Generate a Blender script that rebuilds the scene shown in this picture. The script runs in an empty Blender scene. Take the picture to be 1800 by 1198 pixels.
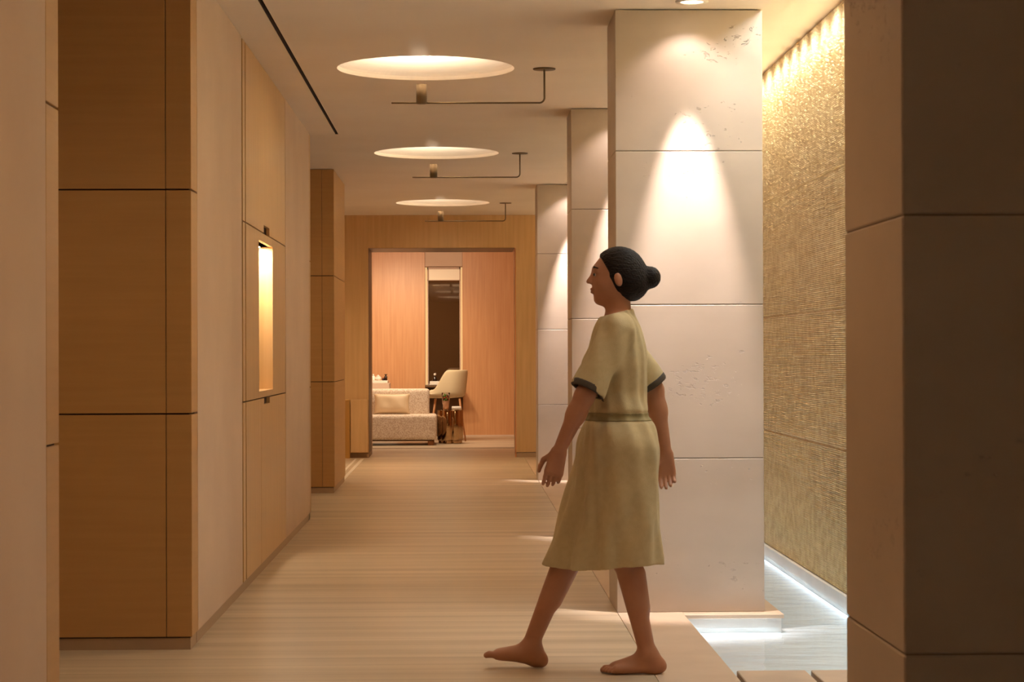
import bpy, bmesh, math, random
import numpy as np
from mathutils import Vector, Matrix
random.seed(7); RNG = np.random.default_rng(5)
scene = bpy.context.scene
C = scene.collection
D2R = math.pi/180

# ------------------------------------------------------------------ camera
cd = bpy.data.cameras.new('camera'); cam = bpy.data.objects.new('camera', cd); C.objects.link(cam)
cd.sensor_width = 36; cd.lens = 72.4; cd.clip_start = 0.05; cd.clip_end = 200
cam.matrix_world = (Matrix.Translation((0, 0, 1.25)) @ Matrix.Rotation(-1.393*D2R, 4, 'Z')
                    @ Matrix.Rotation((90+0.332)*D2R, 4, 'X') @ Matrix.Rotation(-0.2*D2R, 4, 'Z'))
cd.dof.use_dof = True; cd.dof.focus_distance = 15.0; cd.dof.aperture_fstop = 16
scene.camera = cam
scene.view_settings.view_transform = 'Standard'; scene.view_settings.look = 'None'
scene.view_settings.exposure = 0.85; scene.view_settings.gamma = 1; scene.view_settings.use_curve_mapping = False
w = bpy.data.worlds.new('world'); scene.world = w; w.use_nodes = True
w.node_tree.nodes['Background'].inputs[0].default_value = (0.9, 0.7, 0.5, 1)
w.node_tree.nodes['Background'].inputs[1].default_value = 0.02

CEIL = 2.905; PCEIL = 3.075
WARM = (1.0, 0.69, 0.42); PINK = (1.0, 0.86, 0.82); NEUT = (1.0, 0.95, 0.88); COOL = (0.72, 0.87, 1.0)
# ------------------------------------------------------------------ lights
def light(kind, name, loc, power, color, target=None, **kw):
    l = bpy.data.lights.new(name, kind); l.energy = power; l.color = color
    for k, v in kw.items(): setattr(l, k, v)
    o = bpy.data.objects.new(name, l); C.objects.link(o); o.location = loc
    if target is not None:
        o.rotation_euler = (Vector(target)-Vector(loc)).to_track_quat('-Z', 'Y').to_euler()
    return o
# added fill spots at corridor ceiling height, without fixtures (between the round domes)
for y, x, p in ((9.3, 0.1, 23), (14.5, .1, 27), (19.9, .1, 32), (22.0, -.25, 56)):
    light('SPOT', 'corridor_fill', (x, y, CEIL-.01), p, WARM, (x, y, 0), spot_size=150*D2R, spot_blend=1.0, shadow_soft_size=.09)
light('SPOT', 'corridor_fill', (-.2, 4.4, CEIL-.01), 40, (1, .57, .25), (-.2, 4.4, 0), spot_size=150*D2R, spot_blend=1.0, shadow_soft_size=.09)  # added orange fill for the pier fronts and nearest column
light('SPOT', 'corridor_fill', (-.25, 23.3, CEIL-.01), 30, (1, .76, .44), (-.25, 24.0, 0), spot_size=150*D2R, spot_blend=1.0, shadow_soft_size=.09)  # added fill that brightens the end wall
# added fill spots over the side bays on the left
for y, p in ((7.3, 24), (17.0, 34), (22.6, 100)):
    light('SPOT', 'bay_fill', (-1.9, y, CEIL-.01), p, (1, .74, .47), (-1.5, y, 0), spot_size=140*D2R, spot_blend=.9, shadow_soft_size=.08)
# column spots: a narrow beam and a wide one from the same downlight
for yf, k in ((3.45, 0), (9.9, 1.0), (13.92, 1.0), (20.2, 1.3)):
    if k:
        light('SPOT', 'column_narrow_beam', (1.09, yf-.20, CEIL-.01), 260*k, PINK, (1.09, yf, CEIL-1.5), spot_size=30*D2R, spot_blend=.8, shadow_soft_size=.015)
        light('SPOT', 'column_wide_beam', (1.09, yf-.20, CEIL-.01), 7*k, PINK, (1.09, yf-.02, CEIL-.8), spot_size=104*D2R, spot_blend=.6, shadow_soft_size=.02)
# row of small wash spots along the top of the split-face wall
yy = 6.4
while yy < 26:
    light('SPOT', 'wall_wash_spot', (1.76, yy, PCEIL-.02), 17, NEUT, (1.985, yy, 2.78), spot_size=112*D2R, spot_blend=.85, shadow_soft_size=.04)
    yy += .34
# underwater strips
light('AREA', 'pool_strip', (1.95, 13.0, -.078), 6.5, COOL, (1.2, 13.0, -.15), shape='RECTANGLE', size=20, size_y=.016)
light('AREA', 'pool_strip', (1.29, 9.81, -.078), .16, COOL, (1.29, 9.4, -.12), shape='RECTANGLE', size=.44, size_y=.012)  # added strip that draws the water-edge highlight along the ledge riser
light('AREA', 'pool_fill', (1.62, 8.5, PCEIL-.03), 20, (.85, .97, 1), (1.62, 8.5, 0), shape='RECTANGLE', size=.2, size_y=2.5)  # added fill from above to brighten the pool floor, no fixture
# far room
light('AREA', 'room_light', (-.8, 28.4, 2.75), 50, (1, .78, .54), (-.9, 29.6, .8), shape='RECTANGLE', size=1.6, size_y=.6)
light('SPOT', 'room_spot', (-1.0, 28.9, 2.75), 80, (1, .78, .54), (-1.0, 31.0, 1.0), spot_size=80*D2R, spot_blend=.9, shadow_soft_size=.08)
light('SPOT', 'room_spot', (-.3, 26.6, 2.70), 60, (1, .8, .58), (-.5, 28.2, .3), spot_size=80*D2R, spot_blend=.9, shadow_soft_size=.08)

# ------------------------------------------------------------------ materials
def lin(r, g, b):
    f = lambda c: (c/255/12.92) if c/255 <= .04045 else ((c/255+.055)/1.055)**2.4
    return (f(r), f(g), f(b), 1)
def mat(name, col, rough=.5, metal=0, **kw):
    m = bpy.data.materials.new(name); m.use_nodes = True
    b = m.node_tree.nodes['Principled BSDF']
    b.inputs['Base Color'].default_value = col; b.inputs['Roughness'].default_value = rough; b.inputs['Metallic'].default_value = metal
    for k, v in kw.items(): b.inputs[k.replace('_', ' ')].default_value = v
    return m
def noise_mat(name, c1, c2, scale=(1, 1, 1), nscale=5, detail=4, rough=.5, metal=0, bump=0, bscale=None, lo=.35, hi=.65, rvar=0):
    m = mat(name, c1, rough, metal); nt = m.node_tree; N = nt.nodes; L = nt.links; b = N['Principled BSDF']
    tc = N.new('ShaderNodeTexCoord'); mp = N.new('ShaderNodeMapping'); mp.inputs['Scale'].default_value = scale
    no = N.new('ShaderNodeTexNoise'); no.inputs['Scale'].default_value = nscale; no.inputs['Detail'].default_value = detail
    cr = N.new('ShaderNodeValToRGB'); cr.color_ramp.elements[0].position = lo; cr.color_ramp.elements[1].position = hi
    cr.color_ramp.elements[0].color = c1; cr.color_ramp.elements[1].color = c2
    L.new(tc.outputs['Object'], mp.inputs[0]); L.new(mp.outputs[0], no.inputs['Vector'])
    L.new(no.outputs[0], cr.inputs[0]); L.new(cr.outputs[0], b.inputs['Base Color'])
    if bump:
        bn = N.new('ShaderNodeTexNoise'); bn.inputs['Scale'].default_value = bscale or nscale*4; bn.inputs['Detail'].default_value = 3
        L.new(mp.outputs[0], bn.inputs['Vector'])
        bp = N.new('ShaderNodeBump'); bp.inputs['Strength'].default_value = bump; bp.inputs['Distance'].default_value = .01
        L.new(bn.outputs[0], bp.inputs['Height']); L.new(bp.outputs[0], b.inputs['Normal'])
    return m
M = {}
M['plaster'] = noise_mat('plaster', lin(208, 180, 158), lin(214, 187, 165), nscale=2, rough=.85)
M['ceiling'] = noise_mat('ceiling_paint', lin(236, 220, 202), lin(240, 225, 208), nscale=1.5, rough=.9)
M['wood_h'] = noise_mat('pier_wood', lin(188, 141, 84), lin(194, 147, 90), scale=(.6, .6, 14), nscale=3, rough=.42, lo=.3, hi=.7)
M['wood_v'] = noise_mat('cabinet_wood', lin(200, 160, 108), lin(212, 172, 122), scale=(9, 9, .5), nscale=3, rough=.38, lo=.3, hi=.7)
M['room_wood'] = noise_mat('room_wood', lin(202, 145, 98), lin(214, 161, 114), scale=(14, 14, .6), nscale=2.5, rough=.4, lo=.3, hi=.7)
M['groove'] = mat('groove', lin(70, 45, 25), .8)
M['joint'] = mat('joint_mortar', lin(120, 100, 78), .9)
M['skirting'] = mat('skirting', lin(176, 146, 116), .5)
M['dark_slot'] = mat('dark_slot', lin(120, 98, 80), .8)
M['bronze'] = mat('bronze', lin(110, 88, 58), .55, .3)
M['lampglow'] = mat('lamp_lens', lin(255, 240, 210), .4, Emission_Color=(1, .82, .6, 1), Emission_Strength=6)
M['stone_floor'] = noise_mat('stone_floor', lin(196, 170, 145), lin(206, 181, 156), nscale=3, rough=.5)
M['curb'] = noise_mat('pool_curb', lin(200, 196, 190), lin(210, 206, 200), nscale=3, rough=.5)
M['pool'] = noise_mat('pool_floor', lin(226, 232, 234), lin(236, 240, 240), nscale=3, rough=.6)
M['stone_step'] = noise_mat('stone_step', lin(190, 168, 148), lin(200, 178, 156), nscale=5, rough=.6)
M['brass'] = mat('brass', lin(206, 164, 96), .35, .8)
M['white'] = mat('white_gloss', lin(238, 228, 214), .35)
M['towel'] = noise_mat('towel', lin(238, 228, 216), lin(246, 238, 228), nscale=60, rough=.95, bump=.3, bscale=200)
M['black'] = mat('black_gloss', lin(34, 22, 18), .2)
M['dark_wood'] = mat('dark_wood', lin(104, 76, 48), .4)
M['mirror'] = mat('tinted_mirror', lin(84, 58, 34), .02, 0, IOR=2.6)  # brown base colour also stands in for the reflected corridor
M['chrome'] = mat('polished_bronze', lin(178, 148, 112), .05, 1.0)
M['shell'] = mat('chair_leather', lin(222, 204, 168), .5)
M['leg_wood'] = mat('leg_wood', lin(180, 120, 70), .4)
M['cushion'] = noise_mat('satin_cushion', lin(216, 190, 154), lin(224, 198, 162), nscale=6, rough=.45)
M['glass'] = mat('glass', (1, 1, 1, 1), .02, Transmission_Weight=1.0, IOR=1.12)
M['drink'] = mat('drink', lin(240, 190, 150), .1, Transmission_Weight=.5)
M['leaf'] = mat('mint_leaf', lin(90, 120, 30), .5)
M['berry'] = mat('berry', lin(190, 60, 30), .3)
M['gold_edge'] = mat('backlit_edge', lin(220, 180, 110), .5, Emission_Color=(1, .70, .33, 1), Emission_Strength=.28)
M['lit_jamb'] = mat('lit_jamb_tone', lin(220, 150, 100), .4)  # orange tone puts the glow on the right jamb into the colour
M['skin'] = noise_mat('skin', lin(176, 120, 90), lin(184, 129, 98), nscale=12, rough=.5)
M['hair'] = noise_mat('hair', lin(20, 12, 8), lin(34, 22, 14), scale=(3, 16, 16), nscale=9, rough=.62, bump=.8, bscale=11); M['hair'].node_tree.nodes['Principled BSDF'].inputs['Specular IOR Level'].default_value = .2
M['tunic'] = noise_mat('tunic_linen', lin(194, 174, 134), lin(200, 181, 141), nscale=40, rough=.85, bump=.15, bscale=300)
M['cuff'] = mat('dark_trim', lin(78, 66, 54), .8)
M['eye_white'] = mat('eye_white', lin(225, 215, 205), .3)

def speckle(name, c1, c2, sc, bump):
    m = mat(name, c1, .95); nt = m.node_tree; N = nt.nodes; L = nt.links; b = N['Principled BSDF']
    tc = N.new('ShaderNodeTexCoord'); v = N.new('ShaderNodeTexVoronoi'); v.inputs['Scale'].default_value = sc
    L.new(tc.outputs['Object'], v.inputs['Vector'])
    cr = N.new('ShaderNodeValToRGB'); cr.color_ramp.elements[0].color = c2; cr.color_ramp.elements[1].color = c1
    cr.color_ramp.elements[0].position = .25; cr.color_ramp.elements[1].position = .6
    L.new(v.outputs['Color'], cr.inputs[0]); L.new(cr.outputs[0], b.inputs['Base Color'])
    bp = N.new('ShaderNodeBump'); bp.inputs['Strength'].default_value = bump; bp.inputs['Distance'].default_value = .01
    L.new(v.outputs['Distance'], bp.inputs['Height']); L.new(bp.outputs[0], b.inputs['Normal'])
    return m
M['boucle'] = speckle('boucle', lin(238, 222, 204), lin(210, 184, 158), 95, .45)

def stone_mat():
    m = noise_mat('column_stone', lin(180, 163, 146), lin(193, 176, 159), scale=(1, 1, 1.6), nscale=1.6, detail=5, rough=.45)
    nt = m.node_tree; N = nt.nodes; L = nt.links; b = N['Principled BSDF']
    tc = N.new('ShaderNodeTexCoord'); mp = N.new('ShaderNodeMapping'); mp.inputs['Scale'].default_value = (1, 1, 2); mp.inputs['Location'].default_value = (2.3, .7, .55)
    n1 = N.new('ShaderNodeTexNoise'); n1.inputs['Scale'].default_value = 26; n1.inputs['Detail'].default_value = 6; n1.inputs['Roughness'].default_value = .6
    n2 = N.new('ShaderNodeTexNoise'); n2.inputs['Scale'].default_value = 1.7
    L.new(tc.outputs['Object'], mp.inputs[0]); L.new(mp.outputs[0], n1.inputs['Vector']); L.new(mp.outputs[0], n2.inputs['Vector'])
    mu = N.new('ShaderNodeMath'); mu.operation = 'MULTIPLY'; L.new(n1.outputs[0], mu.inputs[0]); L.new(n2.outputs[0], mu.inputs[1])
    cr = N.new('ShaderNodeValToRGB'); cr.color_ramp.elements[0].position = .385; cr.color_ramp.elements[1].position = .41
    cr.color_ramp.elements[0].color = (1, 1, 1, 1); cr.color_ramp.elements[1].color = (0, 0, 0, 1)
    L.new(mu.outputs[0], cr.inputs[0])
    bp = N.new('ShaderNodeBump'); bp.inputs['Strength'].default_value = .8; bp.inputs['Distance'].default_value = .006
    L.new(cr.outputs[0], bp.inputs['Height']); L.new(bp.outputs[0], b.inputs['Normal'])
    return m
M['stone'] = stone_mat()

def floor_mat():
    m = mat('plank_floor', lin(190, 158, 124), .38); nt = m.node_tree; N = nt.nodes; L = nt.links; b = N['Principled BSDF']
    tc = N.new('ShaderNodeTexCoord')
    mp = N.new('ShaderNodeMapping'); mp.inputs['Scale'].default_value = (.30, 7, 1); L.new(tc.outputs['Object'], mp.inputs[0])
    n1 = N.new('ShaderNodeTexNoise'); n1.inputs['Scale'].default_value = 1.0; n1.inputs['Detail'].default_value = 4; L.new(mp.outputs[0], n1.inputs['Vector'])
    br = N.new('ShaderNodeTexBrick'); br.inputs['Scale'].default_value = 1
    br.inputs['Brick Width'].default_value = 23.7; br.inputs['Row Height'].default_value = .19; br.inputs['Mortar Size'].default_value = .0022
    br.inputs['Color1'].default_value = lin(204, 184, 158); br.inputs['Color2'].default_value = lin(216, 197, 170); br.inputs['Mortar'].default_value = lin(140, 110, 80)
    br.inputs['Mortar Smooth'].default_value = .4
    mb = N.new('ShaderNodeMapping'); mb.inputs['Location'].default_value = (6.1, .07, 0); L.new(tc.outputs['Object'], mb.inputs[0]); L.new(mb.outputs[0], br.inputs['Vector'])
    cr = N.new('ShaderNodeValToRGB'); cr.color_ramp.elements[0].color = (.70, .66, .61, 1); cr.color_ramp.elements[1].color = (1, 1, 1, 1)
    cr.color_ramp.elements[0].position = .3; cr.color_ramp.elements[1].position = .65
    L.new(n1.outputs[0], cr.inputs[0])
    mx = N.new('ShaderNodeMix'); mx.data_type = 'RGBA'; mx.blend_type = 'MULTIPLY'; mx.inputs[0].default_value = 1
    L.new(br.outputs['Color'], mx.inputs[6]); L.new(cr.outputs[0], mx.inputs[7]); L.new(mx.outputs[2], b.inputs['Base Color'])
    return m
M['floor'] = floor_mat()

def water_mat():
    m = bpy.data.materials.new('water'); m.use_nodes = True; nt = m.node_tree; N = nt.nodes; L = nt.links
    N.remove(N['Principled BSDF']); out = N['Material Output']
    tr = N.new('ShaderNodeBsdfTransparent'); tr.inputs[0].default_value = (.93, .97, 1, 1)
    gl = N.new('ShaderNodeBsdfGlossy'); gl.inputs['Roughness'].default_value = .03
    fr = N.new('ShaderNodeFresnel'); fr.inputs['IOR'].default_value = 1.33
    tc = N.new('ShaderNodeTexCoord'); mp = N.new('ShaderNodeMapping'); mp.inputs['Scale'].default_value = (2, 4, 1)
    n = N.new('ShaderNodeTexNoise'); n.inputs['Scale'].default_value = 2.2; n.inputs['Detail'].default_value = 3
    bp = N.new('ShaderNodeBump'); bp.inputs['Strength'].default_value = .7; bp.inputs['Distance'].default_value = .01
    mx = N.new('ShaderNodeMixShader')
    L.new(tc.outputs['Object'], mp.inputs[0]); L.new(mp.outputs[0], n.inputs['Vector']); L.new(n.outputs[0], bp.inputs['Height'])
    L.new(bp.outputs[0], gl.inputs['Normal']); L.new(bp.outputs[0], fr.inputs['Normal'])
    L.new(fr.outputs[0], mx.inputs[0]); L.new(tr.outputs[0], mx.inputs[1]); L.new(gl.outputs[0], mx.inputs[2]); L.new(mx.outputs[0], out.inputs[0])
    return m
M['water'] = water_mat()
M['split'] = noise_mat('split_face_tile', lin(206, 184, 138), lin(234, 220, 184), nscale=14, detail=3, rough=.36, metal=.25)

# ------------------------------------------------------------------ mesh helpers
def obj(name, bm, m, parent=None, smooth=False, bevel=0, seg=2, subsurf=0):
    me = bpy.data.meshes.new(name); bm.to_mesh(me); bm.free()
    if m is not None: me.materials.append(m)
    if smooth: me.polygons.foreach_set('use_smooth', [True]*len(me.polygons))
    o = bpy.data.objects.new(name, me); C.objects.link(o)
    if parent is not None: o.parent = parent
    if bevel:
        md = o.modifiers.new('bevel', 'BEVEL'); md.width = bevel; md.segments = seg; md.limit_method = 'ANGLE'
    if subsurf:
        md = o.modifiers.new('sub', 'SUBSURF'); md.levels = md.render_levels = subsurf
    return o
def add_box(bm, lo, hi):
    x0, y0, z0 = lo; x1, y1, z1 = hi
    v = [bm.verts.new(p) for p in ((x0, y0, z0), (x1, y0, z0), (x1, y1, z0), (x0, y1, z0), (x0, y0, z1), (x1, y0, z1), (x1, y1, z1), (x0, y1, z1))]
    for f in ((3, 2, 1, 0), (4, 5, 6, 7), (0, 1, 5, 4), (1, 2, 6, 5), (2, 3, 7, 6), (3, 0, 4, 7)): bm.faces.new([v[i] for i in f])
    return v
def boxes(name, lst, m, parent=None, bevel=0, seg=2, smooth=False):
    bm = bmesh.new()
    for lo, hi in lst: add_box(bm, lo, hi)
    return obj(name, bm, m, parent, bevel=bevel, seg=seg, smooth=smooth)
def add_lathe(bm, prof, seg=32, c=(0, 0, 0)):
    rings = []
    for r, z in prof:
        if r < 1e-6: rings.append([bm.verts.new((c[0], c[1], c[2]+z))])
        else: rings.append([bm.verts.new((c[0]+r*math.cos(2*math.pi*i/seg), c[1]+r*math.sin(2*math.pi*i/seg), c[2]+z)) for i in range(seg)])
    for a, b in zip(rings, rings[1:]):
        for i in range(seg):
            j = (i+1) % seg
            if len(a) == 1 and len(b) == 1: continue
            if len(a) == 1: bm.faces.new((a[0], b[j], b[i]))
            elif len(b) == 1: bm.faces.new((a[i], a[j], b[0]))
            else: bm.faces.new((a[i], a[j], b[j], b[i]))
def lathe(name, prof, m, parent=None, seg=32, c=(0, 0, 0), smooth=True):
    bm = bmesh.new(); add_lathe(bm, prof, seg, c); bmesh.ops.recalc_face_normals(bm, faces=bm.faces)
    return obj(name, bm, m, parent, smooth=smooth)
def add_tube(bm, pts, rad, seg=12):
    pts = [Vector(p) for p in pts]; rs = rad if isinstance(rad, (list, tuple)) else [rad]*len(pts)
    rings = []; up = None
    for i, p in enumerate(pts):
        t = (pts[min(i+1, len(pts)-1)]-pts[max(i-1, 0)]).normalized()
        if up is None: up = Vector((0, 1, 0)) if abs(t.y) < .9 else Vector((0, 0, 1))
        s = t.cross(up).normalized(); u = s.cross(t).normalized(); up = u
        rings.append([bm.verts.new(p+(s*math.cos(2*math.pi*k/seg)+u*math.sin(2*math.pi*k/seg))*rs[i]) for k in range(seg)])
    for a, b in zip(rings, rings[1:]):
        for k in range(seg): bm.faces.new((a[k], a[(k+1) % seg], b[(k+1) % seg], b[k]))
    bm.faces.new(rings[0][::-1]); bm.faces.new(rings[-1])
def tube(name, pts, rad, m, parent=None, seg=12):
    bm = bmesh.new(); add_tube(bm, pts, rad, seg); bmesh.ops.recalc_face_normals(bm, faces=bm.faces)
    return obj(name, bm, m, parent, smooth=True)
def tag(o, label, cat, group=None):
    o['label'] = label; o['category'] = cat
    if group: o['group'] = group
    return o
def thing(name, label, cat, loc=(0, 0, 0), group=None):
    o = bpy.data.objects.new(name, None); C.objects.link(o); o.location = loc
    return tag(o, label, cat, group)
def struct(o): o['kind'] = 'structure'; return o
def sub(o, p):                      # parent while keeping world coordinates
    o.parent = p; o.matrix_parent_inverse = Matrix.Translation(p.location).inverted(); return o
def dup(root, loc, label, group=None):
    r = root.copy(); C.objects.link(r); r.location = loc; r['label'] = label
    if group: r['group'] = group
    for ch in list(root.children):
        c = ch.copy(); C.objects.link(c); c.parent = r
        for g in list(ch.children):
            d = g.copy(); C.objects.link(d); d.parent = c
    return r

# ------------------------------------------------------------------ shell
LX = -1.145; CX = 0.742; PX = 1.055; WX = 1.985; WZ = -.066; EY = 24.7
struct(boxes('floor', [((-3.2, -4, -.4), (CX, 31.4, 0))], M['floor']))
struct(boxes('floor', [((CX+.003, -4, -.4), (PX, EY, 0))], M['stone_floor']))
struct(boxes('floor', [((CX, EY, -.4), (2.4, 31.4, 0))], M['floor']))
struct(boxes('floor', [((PX, -4, -.4), (2.2, EY, -.09))], M['pool']))
bm = bmesh.new(); v = [bm.verts.new(p) for p in ((PX, -4, WZ), (WX-.02, -4, WZ), (WX-.02, EY, WZ), (PX, EY, WZ))]; bm.faces.new(v)
wt = obj('pool_water', bm, M['water']); wt['kind'] = 'structure'
# ceiling with round domes and the long slot
LY = (1.3, 6.65, 11.98, 17.05, 22.7); DX = -.205; DR = .515; S0, S1 = -.950, -.928
bm = bmesh.new()
def quad(x0, x1, y0, y1, z=CEIL):
    bm.faces.new([bm.verts.new(p) for p in ((x0, y0, z), (x0, y1, z), (x1, y1, z), (x1, y0, z))])
sq = .6
quad(-3.2, S0, -4, EY); quad(S0, S1, 15.57, EY); quad(S1, DX-sq, -4, EY); quad(DX+sq, 1.46, -4, EY)
yprev = -4
for ly in LY:
    quad(DX-sq, DX+sq, yprev, ly-sq); yprev = ly+sq
    n = 96
    ci = []; so = []
    for i in range(n):
        a = 2*math.pi*i/n+math.pi/n*0; ca, sa = math.cos(a), math.sin(a)
        k = sq/max(abs(ca), abs(sa)); so.append(bm.verts.new((DX+ca*k, ly+sa*k, CEIL)))
        ci.append(bm.verts.new((DX+ca*DR, ly+sa*DR, CEIL)))
    for i in range(n): bm.faces.new((ci[i], ci[(i+1) % n], so[(i+1) % n], so[i]))
    prev = ci; depth = .085; 
    for j in range(1, 13):
        th = j/12*math.pi/2; r = DR*math.cos(th); z = CEIL+.012+depth*math.sin(th) if j else CEIL
        if j == 12:
            cv = bm.verts.new((DX, ly, CEIL+.012+depth))
            for i in range(n): bm.faces.new((prev[i], cv, prev[(i+1) % n]))
        else:
            cur = [bm.verts.new((DX+r*math.cos(2*math.pi*i/n), ly+r*math.sin(2*math.pi*i/n), z)) for i in range(n)]
            for i in range(n): bm.faces.new((prev[i], cur[i], cur[(i+1) % n], prev[(i+1) % n]))
            prev = cur
quad(DX-sq, DX+sq, yprev, EY)
# raised ceiling over the pool and its riser
bm.faces.new([bm.verts.new(p) for p in ((1.46, -4, CEIL), (1.46, -4, PCEIL), (1.46, EY, PCEIL), (1.46, EY, CEIL))])
quad(1.46, 2.2, -4, EY, PCEIL)
bmesh.ops.remove_doubles(bm, verts=bm.verts, dist=1e-5)
struct(obj('ceiling', bm, M['ceiling']))
tag(boxes('air_slot', [((S0-.004, -4, CEIL+.001), (S0, 15.57, CEIL+.09)), ((S1, -4, CEIL+.001), (S1+.004, 15.57, CEIL+.09)), ((S0, -4, CEIL+.085), (S1, 15.57, CEIL+.09)),
    ((S0, 15.57, CEIL+.001), (S1, 15.575, CEIL+.09))], M['dark_slot']), 'long dark narrow slot cut into the ceiling above the left wall', 'ceiling slot')
struct(boxes('ceiling', [((-3.4, -4.2, 3.16), (2.4, EY, 3.22))], M['groove']))
struct(boxes('wall_back', [((-3.2, -4.15, 0), (2.2, -4, 3.16))], M['plaster']))
struct(boxes('wall_side', [((-3.35, -4, 0), (-3.2, EY, 3.16))], M['plaster']))

# left wall: plaster runs
Z0 = .055
struct(boxes('wall_left', [((LX-.25, -4, Z0), (LX, 5.70, CEIL))], M['plaster']))
struct(boxes('wall_left', [((LX-.25, 8.955, Z0), (LX, 10.76, CEIL))], M['plaster']))
struct(boxes('wall_left', [((LX-.25, 13.42, Z0), (LX, 15.50, CEIL))], M['plaster']))
struct(boxes('baseboard_left', [((LX-.25, -4, 0), (LX-.008, 5.89, Z0-.006)), ((LX-.25, 8.96, 0), (LX-.008, 15.62, Z0-.006))], M['skirting']))
J1, J2 = .997, 1.947
def panels_z(x0, y0, x1, y1, tops=(Z0, J1, J2, CEIL-.003)):
    return [((x0, y0, a+(.0035 if i else 0)), (x1, y1, b-(.0035 if i < len(tops)-2 else 0))) for i, (a, b) in enumerate(zip(tops, tops[1:]))]
def wood_pier(label, panels, core, base, mt='wood_h'):
    t = thing('wood_pier', label, 'pier', (core[0][0], core[0][1], 0))
    lst = []
    for p in panels: lst += panels_z(*p)
    sub(boxes('panelling', lst, M[mt], bevel=.0015, seg=1), t)
    sub(boxes('core', [core], M['groove']), t)
    sub(boxes('baseboard', [base], M['skirting']), t)
    return t
wood_pier('wood end strip of the foreground wall at the left edge of the picture', [(LX-.25, 5.705, LX, 5.88)], ((LX-.24, 5.71, .05), (LX-.012, 5.872, CEIL)), ((LX-.25, 5.71, 0), (LX-.008, 5.874, Z0-.006)))
wood_pier('tall honey wood panelled pier in the left foreground, widest of the wood piers',
    [(-3.19, 8.75, -1.2545, 8.95), (-1.2515, 8.75, LX, 8.95)], ((-3.19, 8.762, .05), (LX-.012, 8.94, CEIL-.004)), ((-3.19, 8.758, 0), (LX-.008, 8.95, Z0-.006)))
wood_pier('thin wood strip closing the end of the pale wall beyond the cabinets', [(LX-.25, 15.505, LX, 15.62)], ((LX-.24, 15.51, .05), (LX-.012, 15.612, CEIL)), ((LX-.25, 15.51, 0), (LX-.008, 15.612, Z0-.006)))
wood_pier('far wood panelled pier standing beyond the end of the cabinet wall',
    [(-3.19, 18.5, -1.2545, 20.2), (-1.2515, 18.5, LX, 20.2)], ((-3.19, 18.512, .05), (LX-.012, 20.19, CEIL-.004)), ((-3.19, 18.508, 0), (LX-.008, 20.19, Z0-.006)))

# built-in wall cabinets
c0, c1, ce = 10.815, 10.965, 13.40; N0, N1 = 11.66, 12.50
t = thing('wall_cabinet', 'honey wood wall cabinet with notch pulls built flush into the left wall', 'cabinet', (LX-.25, 10.8, 0))
sub(boxes('carcass', [((LX-.25, 10.77, .05), (LX-.022, N0-.03, CEIL)), ((LX-.25, N1+.03, .05), (LX-.022, 13.415, CEIL)),
    ((LX-.25, N0-.03, .05), (LX-.022, N1+.03, 1.03)), ((LX-.25, N0-.03, 1.895), (LX-.022, N1+.03, CEIL)), ((LX-.25, N0-.03, 1.03), (LX-.14, N1+.03, 1.895))], M['groove']), t)
sub(boxes('side_stile', panels_z(LX-.02, c0, LX, c1-.04), M['wood_v'], bevel=.001, seg=1), t)
def door_with_notch(name, y0, y1, z0, z1, n0=None, n1=None, at='bottom', nh=.045):
    lst = []
    if n0 is None: lst = [((LX-.02, y0, z0), (LX, y1, z1))]
    elif at == 'bottom':
        lst = [((LX-.02, y0, z0), (LX, n0, z1)), ((LX-.02, n0, z0+nh), (LX, n1, z1)), ((LX-.02, n1, z0), (LX, y1, z1))]
    else:
        lst = [((LX-.02, y0, z0), (LX, n0, z1)), ((LX-.02, n0, z0), (LX, n1, z1-nh)), ((LX-.02, n1, z0), (LX, y1, z1))]
    return sub(boxes(name, lst, M['wood_v']), t)
g = .0035
door_with_notch('door', c1, ce, J2+g, CEIL-.002, 11.95, 12.30)
door_with_notch('door', c1, 11.765, Z0, J1-g)
door_with_notch('door', 11.772, ce, Z0, J1-g, 11.95, 12.30, 'top', .035)
door_with_notch('door', c1, N0-.006, J1+g, J2-g)
door_with_notch('door', N1+.012, ce, J1+g, J2-g)
nf = sub(boxes('niche', [((LX-.14, N0-.012, J1+g), (LX, N0, J2-g)), ((LX-.14, N1, J1+g), (LX, N1+.008, J2-g)), ((LX-.14, N0, J1+g), (LX, N1, 1.037)),
    ((LX-.14, N0, 1.895), (LX, N1, J2-g)), ((LX-.14, N0, 1.037), (LX-.13, N1, 1.895))], M['brass' if 0 else 'wood_v']), t)
sub(boxes('light_strip', [((LX-.10, N0+.05, 1.889), (LX-.07, N1-.04, 1.895))], M['lampglow']), t)
light('AREA', 'niche_light', (LX-.07, (N0+N1)/2+.22, 1.887), 5, (1, .86, .64), (LX-.07, (N0+N1)/2+.225, 1.2), shape='RECTANGLE', size=.04, size_y=.30)

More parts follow.
